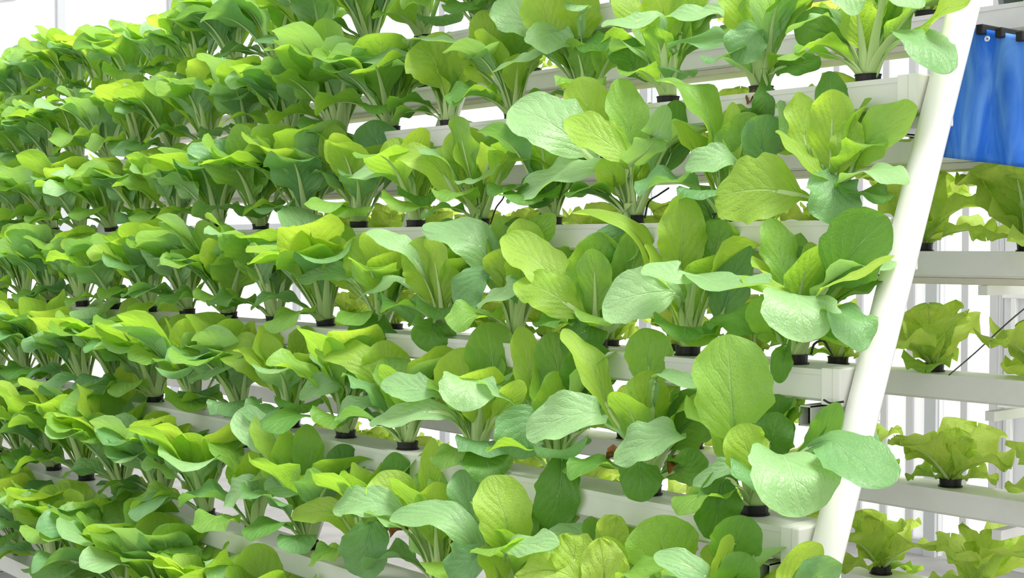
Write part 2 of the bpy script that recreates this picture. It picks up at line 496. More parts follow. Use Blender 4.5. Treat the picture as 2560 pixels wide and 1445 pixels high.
def stalk_geometry(at, nhint, s_end, w0, w1, n=8, m=14):
    """pale fleshy stalk, flat on the inside and round on the outside, running out as midrib"""
    V, UV, Fc = [], [], []
    for j in range(m + 1):
        g = j / m
        s = s_end * g
        c, t, sd, nn = frames(at, nhint, s)
        w = w0 + (w1 - w0) * g ** 0.75
        if j == m: w *= 0.3
        th = w * 0.42
        for k in range(n):
            a = 2 * math.pi * k / n
            ca, sa = math.cos(a), math.sin(a)
            V.append(c + sd * (ca * w) + nn * ((sa * th * (0.45 if sa > 0 else 1.0)) - th * (0.25 + 0.3 * sstep(0.4, 0.75, g))))
            UV.append((k / n, g))
    for j in range(m):
        for k in range(n):
            Fc.append((j * n + k, j * n + (k + 1) % n, (j + 1) * n + (k + 1) % n, (j + 1) * n + k))
    Fc.append(tuple(range(n - 1, -1, -1))); Fc.append(tuple(m * n + k for k in range(n)))
    return V, Fc, UV

# ---- library of pak choi leaves: base at origin, growing up, leaning and drooping to +X
def library_leaf(idx, R, kind):
    if kind == 'inner':
        stalk_l, blade_l, hw = R.uniform(.055, .08), R.uniform(.085, .115), R.uniform(.032, .044)
        a0, a1, a2 = R.uniform(4, 14), R.uniform(8, 22), R.uniform(18, 55)
    elif kind == 'outer':
        stalk_l, blade_l, hw = R.uniform(.075, .105), R.uniform(.09, .125), R.uniform(.042, .056)
        a0, a1, a2 = R.uniform(12, 24), R.uniform(22, 40), R.uniform(85, 125)
    elif kind == 'flare':
        stalk_l, blade_l, hw = R.uniform(.08, .105), R.uniform(.09, .12), R.uniform(.044, .056)
        a0, a1, a2 = R.uniform(8, 18), R.uniform(18, 30), R.uniform(55, 90)
    else:   # hanging low leaf
        stalk_l, blade_l, hw = R.uniform(.045, .065), R.uniform(.07, .095), R.uniform(.036, .048)
        a0, a1, a2 = R.uniform(28, 45), R.uniform(60, 80), R.uniform(120, 155)
    pts = [Vector((0, 0, 0))]
    tot = stalk_l + blade_l
    N_ = 14
    yb = R.uniform(-0.25, 0.25)
    for k in range(1, N_ + 1):
        g = (k - 0.5) / N_
        fr = stalk_l / tot
        ang = a0 + (a1 - a0) * g / fr if g < fr else a1 + (a2 - a1) * ((g - fr) / (1 - fr)) ** 1.15
        an = math.radians(ang)
        pts.append(pts[-1] + Vector((math.sin(an), yb * max(0, g - 0.35) * 0.9, math.cos(an))) * (tot / N_))
    at, arc, ln = catmull(pts, 0)
    def nh(s):
        e = 0.02
        t = (at(s + e) - at(s - e)).normalized()
        return Vector((-t.z, 0.0, t.x))
    tw = R.uniform(-0.35, 0.35)
    nh2 = lambda s: nh(s) + Vector((0, tw * sstep(0.3, 1, s), 0))
    s_neck = stalk_l / tot * R.uniform(0.80, 0.95)
    V, Fc, UV = leaf_geometry(at, nh2, s_neck * 0.35, s_neck, hw, R, cup=R.uniform(-0.05, 0.35), ruf=R.uniform(0.08, 0.2),
                              rfreq=R.uniform(1.6, 3.2), wing=R.uniform(.2, .34), vmax=R.uniform(.42, .6), tooth=0.02)
    blade = make_mesh('leaf', V, Fc, None, True, UV)
    V, Fc, UV = stalk_geometry(at, nh2, s_neck + (1 - s_neck) * 0.62, R.uniform(.0085, .0110), .0012)
    st = make_mesh('stalk', V, Fc, M['stalk'], True, UV)
    return blade, st

LIB = {}
for kind, num in (('inner', 10), ('flare', 12), ('outer', 14), ('hang', 8)):
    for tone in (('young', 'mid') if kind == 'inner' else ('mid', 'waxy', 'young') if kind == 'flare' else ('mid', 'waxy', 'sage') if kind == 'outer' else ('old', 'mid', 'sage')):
        LIB[(kind, tone)] = []
    base = [library_leaf(i, rng, kind) for i in range(num)]
    for (kd, tone), lst in list(LIB.items()):
        if kd != kind: continue
        for b, s in base:
            b2 = b.copy(); b2.materials.clear(); b2.materials.append(M[tone])
            lst.append((b2, s))

def put_leaf(plant, pair, az, tilt, sc, base=(0, 0, 0), roll=0.0):
    b = bpy.data.objects.new('leaf', pair[0])
    b.location = base
    b.rotation_euler = (roll, tilt, az)
    b.scale = (sc, sc, sc)
    link(b, plant)
    s = bpy.data.objects.new('stalk', pair[1])
    link(s, b)
    return b

# ------------------------------------------------------------------ cups
def cup_mesh(r=0.0222, h=0.016):
    prof = [(r * .72, -0.045), (r * .95, -h - 0.001), (r * 1.12, -h), (r * 1.12, -h + 0.0025), (r * 0.99, -h + 0.003), (r * 1.02, -0.0012), (r * 1.07, -0.001), (r * 1.07, 0.0008), (r * 0.93, 0.0008), (r * 0.90, -0.006)]
    V, Fc = lathe(prof, 18)
    n = 18
    Fc.append(tuple(range(n - 1, -1, -1)))
    return make_mesh('net_cup', V, Fc, M['cup'], False)
CUP = cup_mesh()
def sponge_mesh(r=0.0204):
    R = random.Random(4)
    V, Fc = lathe([(r, -0.012), (r, -0.0055), (r * 0.6, -0.003), (0.002, -0.002)], 14, True)
    V = [(x_ + R.uniform(-1, 1) * .0006, y_ + R.uniform(-1, 1) * .0006, z_ + R.uniform(-1, 1) * .0012) for x_, y_, z_ in V]
    return make_mesh('growing_sponge', V, Fc, M['sponge'], True)
SPONGE = sponge_mesh()
def put_cup(plant):
    c = link(bpy.data.objects.new('net_cup', CUP), plant)
    link(bpy.data.objects.new('growing_sponge', SPONGE), c)

# ------------------------------------------------------------------ gutters
GD, GH = 0.098, 0.052      # gutter depth and height
def gutter(name, label, xa, xb, y, ztop, holes, group, mat, cap=True, rail=False):
    r = empty(name, (xb, y, ztop - GH), label, 'gutter', group)
    def add(nm, VF, m, sm=False):
        V = [(p[0] - xb, p[1] - y, p[2] - (ztop - GH)) for p in VF[0]]
        return mesh_obj(nm, V, VF[1], m, r, sm)
    h, t = GD / 2, 0.0025
    z0, z1 = ztop - GH, ztop - 0.0025
    c = 0.005
    prof = [(-h, z1), (-h, z0 + c), (-h + c, z0), (h - c, z0), (h, z0 + c), (h, z1), (h - t, z1), (h - t, z0 + c + t), (h - c, z0 + t), (-h + c, z0 + t), (-h + t, z0 + c + t), (-h + t, z1)]
    n = len(prof)
    V = [(xx, y + a, b) for xx in (xa, xb) for a, b in prof]
    Fc = [(k, (k + 1) % n, n + (k + 1) % n, n + k) for k in range(n)]
    half = n // 2
    for s0 in (0, n):
        for k in range(half - 1):
            q = (s0 + k, s0 + k + 1, s0 + n - 2 - k, s0 + n - 1 - k)
            Fc.append(q if s0 else q[::-1])
    add('channel', (V, Fc), mat)
    # lid with a round hole for every cup and a lip down each side
    V, Fc = [], []
    zt = ztop
    hs = h + 0.0012
    rad = 0.0228
    def quad(a, b, c_, d):
        k = len(V); V.extend([a, b, c_, d]); Fc.append((k, k + 1, k + 2, k + 3))
    cuts = sorted(holes)
    prev = xa
    for hx in cuts:
        a, b = hx - hs, hx + hs
        if a > prev: quad((prev, y - hs, zt), (a, y - hs, zt), (a, y + hs, zt), (prev, y + hs, zt))
        k = len(V); m = 16
        for q in range(m):
            an = 2 * math.pi * q / m
            cx, sy = math.cos(an), math.sin(an)
            sc = hs / max(abs(cx), abs(sy))
            V.append((hx + cx * sc, y + sy * sc, zt)); V.append((hx + cx * rad, y + sy * rad, zt)); V.append((hx + cx * rad, y + sy * rad, zt - 0.003))
        for q in range(m):
            q2 = (q + 1) % m
            Fc.append((k + 3 * q, k + 3 * q2, k + 3 * q2 + 1, k + 3 * q + 1))
            Fc.append((k + 3 * q + 1, k + 3 * q2 + 1, k + 3 * q2 + 2, k + 3 * q + 2))
        prev = b
    quad((prev, y - hs, zt), (xb, y - hs, zt), (xb, y + hs, zt), (prev, y + hs, zt))
    for sg in (-1, 1):
        yy = y + sg * hs
        quad((xa, yy, zt), (xb, yy, zt), (xb, yy, zt - 0.009), (xa, yy, zt - 0.009))
        quad((xa, yy, zt - 0.009), (xb, yy, zt - 0.009), (xb, yy - sg * 0.0014, zt - 0.009), (xa, yy - sg * 0.0014, zt - 0.009))
    add('lid', (V, Fc), mat)
    if cap:
        add('end_cap', join(box(xb - 0.036, xb - 0.014, y - h - 0.004, y + h + 0.004, z0 - 0.004, ztop + 0.003, 0.002),
                            box(xb - 0.014, xb + 0.002, y - h - 0.006, y + h + 0.006, z0 - 0.007, ztop + 0.004, 0.003)), M['pvc_post'])
    if rail:
        add('base_rail', box(xa, xb, y - h + 0.004, y + h - 0.01, z0 - 0.014, z0 - 0.0005, 0.002), M['cream'])  # strip added to paint warm bounced light along the gutter bottom
    return r

ORD = ['topmost', 'second', 'third', 'fourth', 'fifth', 'sixth', 'lowest']
ORDN = ['first', 'second', 'third', 'fourth', 'fifth', 'sixth', 'seventh', 'eighth', 'ninth', 'tenth', 'eleventh', 'twelfth', 'thirteenth', 'fourteenth', 'fifteenth', 'sixteenth', 'seventeenth', 'eighteenth', 'nineteenth', 'twentieth']
KRANGE = {0: (3, 20), 1: (0, 19), 2: (0, 18), 3: (0, 17), 4: (0, 16), 5: (0, 15), 6: (5, 14)}
for i in range(ROWS):
    hx = [X_FIRST - PITCH_X * k for k in range(*KRANGE[i])]
    lab = {0: 'topmost white gutter of the leaning rack, rising out of the photo',
           6: 'lowest white gutter of the leaning rack, in the bottom left corner',
           5: 'white gutter sloping off the bottom edge, sixth down on the rack'}.get(
        i, 'white square gutter of pak choi, %s down, ending at the white post' % ORD[i])
    gutter('growing_gutter', lab, -5.35, -0.029, row_y(i), row_z(i) - 0.016, hx, 'white gutters of the leaning rack', M['pvc'])

# ------------------------------------------------------------------ rack: leaning pipe posts and square tubes under the gutters
rack = empty('plant_rack', (0, row_y(0) - 1.75 / DZ * DY, 0), 'white pipe frame with leaning post that carries the pak choi gutters', 'rack')
def rk(name, VF, m, sm=False):
    o = rack.location
    return mesh_obj(name, [(p[0] - o.x, p[1] - o.y, p[2] - o.z) for p in VF[0]], VF[1], m, rack, sm)
def post_y(z): return -(Z0 - z) / DZ * DY
rk('post', tube([(0, post_y(z), z) for z in (0.0, 0.5, 1.0, 1.5, 2.05)], 0.0262, 28), M['pvc_post'], True)
for px_ in (-1.5, -3.3):
    rk('post', tube([(px_, post_y(z) + 0.10, z) for z in (0.0, 1.0, 1.9)], 0.0245, 20), M['pvc_grey'], True)
for i in range(ROWS):
    zt = row_z(i) - 0.016 - GH - 0.0005
    y = row_y(i)
    for xt in (-0.093, -0.95, -1.75, -3.0):
        a, w = 0.0125, 0.002
        y0, y1 = y - 0.057, y + 0.10
        ah = 0.0165
        zz = zt - 0.0075 - ah
        top = box(xt - a, xt + a, y0, y1, zz + ah - w, zz + ah)
        bot = box(xt - a, xt + a, y0, y1, zz - ah, zz - ah + w)
        lf = box(xt - a, xt - a + w, y0, y1, zz - ah, zz + ah)
        rt = box(xt + a - w, xt + a, y0, y1, zz - ah, zz + ah)
        st = rk('support_tube', join(top, bot, lf, rt), M['pvc'])
        o = rack.location
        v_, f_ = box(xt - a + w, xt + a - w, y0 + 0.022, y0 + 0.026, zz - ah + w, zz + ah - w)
        mesh_obj('bore', [(p[0] - o.x, p[1] - o.y, p[2] - o.z) for p in v_], f_, M['hollow'], st)  # dark plate painted as the shade inside the tube
    # short arm from the tube to the leaning post
    rk('arm', box(-0.081, -0.004, y + 0.000, y + 0.022, zt - 0.030, zt - 0.010, 0.002), M['pvc'])

# ------------------------------------------------------------------ lettuce gutters behind
BTOP = [40, 345, 628, 932, 1216, 1470]
def b_y(i): return 0.29 + 0.03 * i
def b_z(i): return pix(2300, BTOP[i], b_y(i) - GD / 2).z
BX0 = [-0.30, -0.33, -0.345, -0.335, -0.31, -0.50]
LPITCH = 0.239
BORD = ['uppermost', 'second', 'third', 'fourth', 'fifth', 'lowest']
BWORD = ['above the blue sheet', 'level with the blue sheet', 'just below the blue sheet', 'mid height right of the post', 'second from the bottom right', 'at the bottom right corner']
for i in range(6):
    hx = [BX0[i] - LPITCH * k for k in range(-1, 10)]
    gutter('lettuce_gutter', 'grey white lettuce gutter behind the post, %s' % BWORD[i], -4.2, 0.9, b_y(i), b_z(i), hx, 'lettuce gutters behind the post', M['pvc_grey'], cap=False, rail=(i < 3))

# two slim uprights carry the lettuce gutters
lr = empty('lettuce_rack', (0, 0.47, 0), 'slate grey upright carrying the lettuce gutters at the right edge', 'rack')
def lrk(name, VF, m): return mesh_obj(name, [(p[0], p[1] - 0.47, p[2]) for p in VF[0]], VF[1], m, lr)
pa, pb = pix(2565, 415, 0.44), pix(2584, 620, 0.50)
dv = (pb - pa) / (pa.z - pb.z)
dx = pb.x - 0.01
lrk('upright', tube([pa + dv * (pa.z - z) for z in (1.95, 1.4, 0.9, 0.0)], 0.026, 4), M['dark_post'])
lrk('upright', box(-4.15, -4.11, 0.500, 0.540, 0.0, 1.7, 0.003), M['pvc_grey'])
for i in range(6):
    for xx in (dx, -4.14):
        lrk('support_arm', box(xx, xx + 0.02, b_y(i) - 0.04, b_y(i) + 0.17, b_z(i) - GH - 0.034, b_z(i) - GH - 0.0145), M['pvc_grey'])

# ------------------------------------------------------------------ pak choi plants
LOOKS = {
    (1, 0): 'pak choi with thick pale stalks at the post end of the second gutter',
    (2, 0): 'lime pak choi with one big round leaf stretching left, end of third gutter',
    (3, 0): 'pak choi with a broad drooping mint leaf, at the end of the fourth gutter',
    (4, 0): 'pak choi with the largest upright oval leaf, its side leaves crossing the white post',
    (3, 1): 'pak choi with tall veined lime leaf and wide pale leaves, second on fourth gutter',
    (5, 1): 'yellow green crinkly leaved pak choi at the bottom edge, right of centre',
}
def plant_label(i, k):
    if (i, k) in LOOKS: return LOOKS[(i, k)]
    if i == 0:
        return 'pak choi on the topmost gutter, %s seen from its upper right end' % ORDN[k - KRANGE[0][0]]
    if i == 6:
        return 'pak choi on the lowest gutter, %s from the bottom edge' % ORDN[k - KRANGE[6][0]]
    return 'pak choi on the %s gutter down, %s plant from the white post' % (ORD[i], ORDN[k])

PLANTS = {}
def new_plant(i, k):
    p = empty('pak_choi', (X_FIRST - PITCH_X * k, row_y(i), row_z(i)), plant_label(i, k), 'pak choi', 'pak choi growing in the white gutters')
    put_cup(p)
    PLANTS[(i, k)] = p
    return p

# leaves placed one by one on the near plants:  row, plant, tone, width(px), normal(right, up, toward viewer), points (x, y, metres toward the viewer) neck..tip
HAND = [
 # --- second gutter (row 1)
 (1,0,'sage',156,(.25,.45,.85),[(2255,75,.06),(2318,108,.09),(2362,186,.10)]),
 (1,0,'waxy',84,(0,.5,.85),[(2125,-70,.05),(2120,-20,.08),(2132,40,.09)]),
 (1,0,'waxy',110,(.1,.6,.75),[(2225,-50,.05),(2262,-20,.08),(2292,22,.09)]),
 (1,0,'young',95,(-.3,.6,.6),[(2300,70,.03),(2360,25,.05),(2440,-30,.05)]),
 (1,0,'waxy',56,(.1,.95,.25),[(2075,42,.02),(2025,50,.05),(1964,86,.06)]),
 (1,0,'old',105,(-.1,.3,.9),[(2085,90,-.03),(2035,75,-.03),(1990,100,-.02)]),
 (1,0,'mid',110,(0,.2,.95),[(2165,40,-.04),(2160,-40,-.04),(2150,-130,-.03)]),
 (1,0,'mid',100,(.2,.2,.9),[(2215,70,-.03),(2250,-10,-.03),(2270,-90,-.02)]),
 (1,1,'sage',108,(-.15,.45,.9),[(1905,85,.05),(1868,105,.08),(1836,152,.09)]),
 (1,1,'old',84,(.1,.2,1),[(1945,170,.02),(1995,160,.04),(2048,172,.05)]),
 (1,1,'mid',100,(0,.1,1),[(1922,60,0),(1915,-20,.01),(1895,-110,.02)]),
 (1,1,'young',100,(.1,.3,.9),[(1875,90,.01),(1850,30,.03),(1830,-40,.04)]),
 (1,1,'mid',95,(-.1,.2,1),[(1950,80,-.02),(1970,10,-.02),(1985,-70,-.02)]),
 (1,1,'old',62,(0,.15,1),[(1915,212,.04),(1915,255,.06),(1893,318,.06)]),
 (1,1,'waxy',86,(0,.75,.6),[(1815,40,.03),(1745,35,.06),(1668,40,.07)]),
 (1,2,'waxy',80,(0,.75,.6),[(1650,40,.04),(1590,52,.08),(1508,55,.09)]),
 (1,2,'sage',112,(.1,.5,.75),[(1690,110,.02),(1745,95,.05),(1815,108,.06)]),
 (1,2,'young',115,(0,.2,1),[(1655,105,0),(1658,40,.01),(1660,-40,.02)]),
 (1,2,'young',90,(.1,.5,.8),[(1610,70,.02),(1575,25,.04),(1540,-20,.05)]),
 (1,2,'mid',90,(0,.2,1),[(1700,90,-.03),(1720,20,-.03),(1735,-50,-.02)]),
 (1,2,'old',90,(.1,.2,.95),[(1600,190,-.01),(1570,140,0),(1530,112,.01)]),
 (1,3,'waxy',118,(0,.7,.7),[(1385,80,.03),(1372,100,.07),(1366,136,.10)]),
 (1,3,'young',118,(0,.15,1),[(1385,105,0),(1365,40,.01),(1352,-40,.02)]),
 (1,3,'waxy',108,(-.2,.4,.9),[(1350,90,.02),(1295,40,.04),(1236,5,.05)]),
 (1,3,'young',105,(0,.2,1),[(1448,100,-.01),(1450,40,0),(1452,-30,.01)]),
 (1,3,'waxy',56,(0,.75,.6),[(1365,135,.05),(1310,145,.08),(1234,180,.09)]),
 (1,3,'old',84,(0,.4,.9),[(1445,120,.01),(1475,108,.03),(1508,128,.05)]),
 (1,3,'waxy',64,(0,.8,.5),[(1450,30,.03),(1440,12,.07),(1432,28,.09)]),
 (1,4,'waxy',44,(.1,.9,.35),[(1170,150,.04),(1205,140,.07),(1246,104,.08)]),
 (1,4,'young',95,(.1,.2,1),[(1240,150,0),(1225,95,.01),(1205,25,.02)]),
 (1,4,'mid',90,(0,.2,1),[(1280,170,-.02),(1290,110,-.02),(1300,50,-.01)]),
 (1,4,'young',80,(-.2,.5,.8),[(1215,200,.02),(1180,150,.04),(1155,160,.06)]),
 (1,5,'young',150,(0,.45,.85),[(1110,215,.02),(1085,150,.05),(1040,110,.07)]),
 (1,5,'waxy',56,(0,.9,.35),[(1020,110,.05),(1075,98,.08),(1150,110,.09)]),
 (1,5,'young',80,(.2,.4,.85),[(1140,200,.01),(1165,140,.03),(1180,110,.04)]),
 (1,5,'waxy',70,(-.1,.7,.7),[(1030,150,.05),(960,142,.08),(890,150,.09)]),
 # --- third gutter (row 2)
 (2,0,'young',98,(.35,.15,.95),[(2035,420,.03),(2010,330,.03),(2000,230,.02)]),
 (2,0,'old',92,(0,.2,1),[(2082,380,-.04),(2082,280,-.05),(2072,178,-.05)]),
 (2,0,'young',84,(-.5,.25,.85),[(2095,420,.03),(2115,370,.03),(2138,300,.02)]),
 (2,0,'mid',118,(-.35,.35,.9),[(2130,410,.0),(2190,335,.02),(2294,268,.02)]),
 (2,0,'young',84,(.45,.75,.5),[(2075,455,.05),(2020,405,.08),(1944,325,.08)]),
 (2,0,'waxy',100,(.05,.75,.65),[(2110,455,.05),(2180,425,.08),(2268,462,.09)]),
 (2,0,'sage',132,(0,.15,1),[(2075,435,.05),(2085,495,.08),(2090,562,.08)]),
 (2,0,'young',182,(-.1,.3,.95),[(1996,488,.07),(1900,474,.11),(1788,490,.11)]),
 (2,1,'mid',126,(.65,.35,.65),[(1792,400,.0),(1768,290,.03),(1712,222,.05),(1640,200,.06)]),
 (2,1,'waxy',94,(0,.65,.75),[(1838,405,.03),(1780,395,.07),(1712,420,.09)]),
 (2,1,'sage',112,(.1,.35,.95),[(1905,415,-.01),(1905,350,.01),(1920,285,.02)]),
 (2,1,'young',48,(.1,.1,1),[(1832,410,.01),(1828,330,.01),(1832,255,.01)]),
 (2,1,'old',84,(0,.1,1),[(1790,560,-.01),(1765,510,-.02),(1728,468,-.03)]),
 (2,1,'old',90,(-.1,.2,1),[(1850,420,-.04),(1870,330,-.05),(1890,270,-.05)]),
 (2,2,'waxy',160,(-.1,.5,.85),[(1470,385,.04),(1380,310,.08),(1283,262,.09)]),
 (2,2,'young',125,(0,.3,.95),[(1500,350,-.01),(1470,270,.0),(1450,192,.01)]),
 (2,2,'young',104,(-.3,.6,.7),[(1570,400,.05),(1500,345,.08),(1418,295,.09)]),
 (2,2,'mid',104,(.15,.15,1),[(1580,395,.02),(1570,300,.02),(1548,196,.02)]),
 (2,2,'waxy',86,(.3,.75,.5),[(1570,420,.04),(1625,365,.07),(1665,262,.07)]),
 (2,2,'waxy',112,(-.1,.7,.65),[(1525,425,.04),(1410,432,.09),(1266,500,.11)]),
 (2,2,'young',80,(-.1,.3,.95),[(1540,470,.03),(1530,430,.06),(1500,400,.07)]),
 (2,2,'old',110,(.3,.2,.9),[(1660,420,-.03),(1690,330,-.03),(1690,250,-.04)]),
 (2,3,'young',72,(0,.75,.55),[(1380,420,.02),(1320,385,.05),(1245,400,.07)]),
 (2,3,'old',80,(0,.3,.9),[(1420,450,-.02),(1410,390,-.02),(1400,340,-.02)]),
 (2,3,'old',90,(0,.3,.9),[(1370,500,.02),(1350,470,.05),(1330,520,.07)]),
 (2,4,'young',92,(-.35,.75,.5),[(1145,490,.03),(1075,400,.07),(975,388,.10)]),
 (2,4,'young',120,(0,.15,1),[(1175,460,.0),(1165,390,.01),(1150,318,.02)]),
 (2,4,'young',80,(.4,.7,.5),[(1205,460,.0),(1240,380,.04),(1290,400,.07)]),
 (2,4,'waxy',60,(0,.8,.55),[(1150,455,.05),(1200,450,.08),(1254,408,.09)]),
 (2,5,'waxy',92,(0,.7,.7),[(1015,440,.03),(950,420,.07),(880,440,.09)]),
 (2,5,'young',100,(-.1,.4,.9),[(1020,460,.01),(1000,400,.03),(980,345,.04)]),
 (2,5,'sage',112,(0,.3,1),[(960,400,-.03),(940,345,-.03),(930,300,-.02)]),
 (2,6,'young',84,(0,.2,1),[(850,470,.0),(840,400,.01),(835,310,.02)]),
 (2,6,'waxy',70,(0,.75,.6),[(800,400,.03),(760,370,.06),(705,385,.08)]),
 (2,1,'old',84,(0,.15,1),[(1805,552,.03),(1800,585,.06),(1775,650,.06)]),
 (2,2,'sage',96,(0,.2,1),[(1560,556,.04),(1540,600,.07),(1500,668,.07)]),
 (2,3,'old',104,(0,.2,1),[(1345,558,.03),(1305,592,.06),(1262,660,.07)]),
 (2,4,'sage',108,(0,.2,1),[(1192,560,.03),(1196,592,.06),(1180,655,.07)]),
 # --- fourth gutter (row 3)
 (3,2,'mid',112,(0,.1,1),[(1550,800,-.02),(1575,690,-.03),(1605,560,-.04)]),
 (3,3,'young',104,(0,.15,1),[(1300,720,.02),(1312,640,.03),(1300,545,.04)]),
 (3,4,'sage',100,(0,.15,1),[(1120,760,-.02),(1125,660,-.02),(1120,545,-.02)]),
 (3,1,'sage',104,(-.1,.2,1),[(1800,800,-.04),(1830,700,-.06),(1860,600,-.06)]),
 (3,0,'mid',100,(.3,.1,.95),[(1965,705,.02),(1945,625,.02),(1925,545,.02)]),
 (3,0,'old',176,(-.3,.25,.9),[(2085,700,.02),(2140,620,.03),(2222,545,.02)]),
 (3,0,'young',60,(-.1,.75,.6),[(2060,720,.06),(2130,690,.09),(2236,640,.09)]),
 (3,0,'waxy',190,(.05,.6,.8),[(1985,735,.06),(2000,775,.11),(2012,856,.12)]),
 (3,0,'sage',122,(.2,.35,.92),[(2075,775,.04),(2120,800,.07),(2150,880,.08)]),
 (3,0,'young',76,(.25,.75,.55),[(1975,735,.05),(1920,715,.08),(1856,690,.09)]),
 (3,0,'old',56,(0,.2,1),[(2000,700,-.01),(2002,660,-.02),(1998,615,-.02)]),
 (3,0,'old',54,(0,.15,1),[(1965,868,.05),(1955,905,.08),(1948,958,.08)]),
 (3,0,'mid',100,(-.2,.35,.9),[(1945,840,.02),(1915,795,.05),(1885,745,.06)]),
 (3,0,'old',76,(.1,.6,.5),[(2080,760,-.02),(2140,720,-.02),(2205,705,-.02)]),
 (3,0,'young',50,(-.1,.1,1),[(2035,700,-.01),(2030,650,-.01),(2025,605,-.01)]),
 (3,1,'young',118,(0,.1,1),[(1700,690,.01),(1704,590,.02),(1710,485,.02)]),
 (3,1,'waxy',100,(-.05,.85,.5),[(1735,690,.06),(1690,690,.10),(1612,662,.11)]),
 (3,1,'waxy',118,(.05,.8,.6),[(1725,690,.05),(1800,708,.10),(1925,708,.12)]),
 (3,1,'waxy',158,(-.15,.5,.85),[(1690,735,.05),(1610,735,.09),(1506,760,.10)]),
 (3,1,'mid',122,(-.25,.1,.95),[(1775,690,-.03),(1790,630,-.04),(1808,550,-.04)]),
 (3,1,'young',84,(.35,.75,.5),[(1645,705,.0),(1600,600,.03),(1530,545,.06),(1430,532,.08)]),
 (3,1,'old',110,(.1,.55,.75),[(1780,800,.03),(1840,795,.05),(1898,835,.06)]),
 (3,2,'mid',138,(0,.1,1),[(1495,790,.0),(1492,690,.01),(1500,580,.01)]),
 (3,2,'young',118,(.15,.4,.9),[(1440,765,.03),(1350,660,.06),(1260,588,.07)]),
 (3,2,'young',116,(.15,.4,.9),[(1450,785,.05),(1380,735,.09),(1296,700,.10)]),
 (3,2,'old',120,(.3,.2,.9),[(1540,770,-.03),(1560,680,-.03),(1570,580,-.03)]),
 (3,2,'old',110,(.1,.3,.9),[(1480,810,.03),(1460,830,.06),(1400,850,.07)]),
 (3,3,'waxy',112,(-.25,.75,.55),[(1240,705,.02),(1185,600,.06),(1058,562,.10)]),
 (3,3,'sage',92,(-.1,.5,.85),[(1225,690,.05),(1180,710,.08),(1146,775,.09)]),
 (3,3,'waxy',70,(0,.75,.6),[(1315,700,.05),(1265,725,.09),(1192,762,.10)]),
 (3,3,'mid',76,(.2,.2,.95),[(1285,680,-.01),(1320,610,.0),(1388,535,.01)]),
 (3,3,'mid',90,(0,.2,1),[(1290,700,-.02),(1270,620,-.02),(1250,540,-.01)]),
 (3,4,'young',140,(0,.2,1),[(1092,750,.0),(1075,670,.02),(1040,596,.04)]),
 (3,4,'waxy',70,(-.1,.85,.45),[(1040,650,.05),(990,605,.08),(918,578,.10)]),
 (3,4,'mid',90,(.2,.2,1),[(1130,740,-.01),(1150,660,-.01),(1170,590,0)]),
 (3,4,'waxy',60,(0,.8,.5),[(1000,700,.04),(950,715,.07),(890,752,.08)]),
 (3,4,'old',110,(.1,.3,1),[(1090,800,.04),(1080,835,.07),(1070,880,.08)]),
 (3,5,'young',110,(0,.2,1),[(935,730,.0),(915,650,.02),(900,585,.03)]),
 (3,5,'young',90,(0,.4,.9),[(880,720,.02),(840,640,.04),(800,600,.06)]),
 (3,5,'waxy',84,(-.1,.65,.7),[(870,690,.05),(815,680,.08),(748,692,.09)]),
 (3,5,'old',130,(0,.2,1),[(950,790,.04),(930,825,.07),(900,870,.08)]),
 # --- fifth gutter (row 4)
 (4,0,'mid',198,(0,.2,.98),[(1836,1095,.06),(1826,965,.08),(1818,836,.08)]),
 (4,0,'young',120,(.1,.25,.95),[(1885,1180,.07),(1865,1115,.09),(1848,1060,.10)]),
 (4,0,'old',112,(-.1,.3,.95),[(1912,1150,.01),(1930,1095,.02),(1945,1030,.02)]),
 (4,0,'old',78,(-.3,.4,.85),[(2020,1120,.01),(2065,1070,.02),(2100,1008,.02)]),
 (4,0,'old',84,(0,.2,1),[(1940,1130,-.03),(1946,1065,-.04),(1944,985,-.05)]),
 (4,0,'waxy',228,(.10,.42,.9),[(1950,1135,.09),(1982,1195,.14),(2006,1292,.14)]),
 (4,0,'sage',165,(.2,.35,.9),[(2060,1105,.05),(2120,1130,.07),(2232,1212,.08)]),
 (4,0,'waxy',60,(0,.7,.7),[(1870,1165,.06),(1805,1175,.09),(1732,1210,.10)]),
 (4,0,'old',112,(0,.12,1),[(1815,1195,.07),(1795,1260,.09),(1788,1350,.08)]),
 (4,1,'waxy',110,(-.05,.65,.75),[(1700,1085,.05),(1620,1105,.09),(1535,1150,.11)]),
 (4,1,'young',112,(0,.1,1),[(1610,1085,.01),(1612,1005,.02),(1622,925,.02)]),
 (4,1,'young',86,(.45,.35,.8),[(1525,1030,.01),(1480,920,.02),(1408,822,.03)]),
 (4,1,'old',140,(-.1,.3,.95),[(1670,1110,-.03),(1720,1060,-.03),(1790,1000,-.03)]),
 (4,1,'old',104,(0,.15,1),[(1600,1150,.06),(1600,1195,.08),(1606,1255,.08)]),
 (4,1,'waxy',62,(.1,.65,.75),[(1640,945,.03),(1685,945,.06),(1740,970,.07)]),
 (4,1,'mid',118,(0,.15,1),[(1625,960,-.03),(1620,890,-.04),(1610,820,-.04)]),
 (4,1,'old',100,(.2,.2,.9),[(1680,1180,.02),(1720,1160,.04),(1740,1120,.04)]),
 (4,2,'waxy',128,(0,.6,.8),[(1505,1040,.04),(1425,1040,.09),(1315,1085,.11)]),
 (4,2,'sage',128,(-.15,.45,.9),[(1350,1050,.04),(1310,1075,.07),(1286,1145,.08)]),
 (4,2,'old',112,(-.1,.2,1),[(1405,1140,.05),(1398,1225,.08),(1372,1325,.08)]),
 (4,2,'young',78,(.05,.1,1),[(1335,1010,.0),(1322,920,.0),(1300,815,.0)]),
 (4,2,'mid',122,(0,.15,1),[(1400,1020,-.03),(1395,930,-.04),(1375,830,-.05)]),
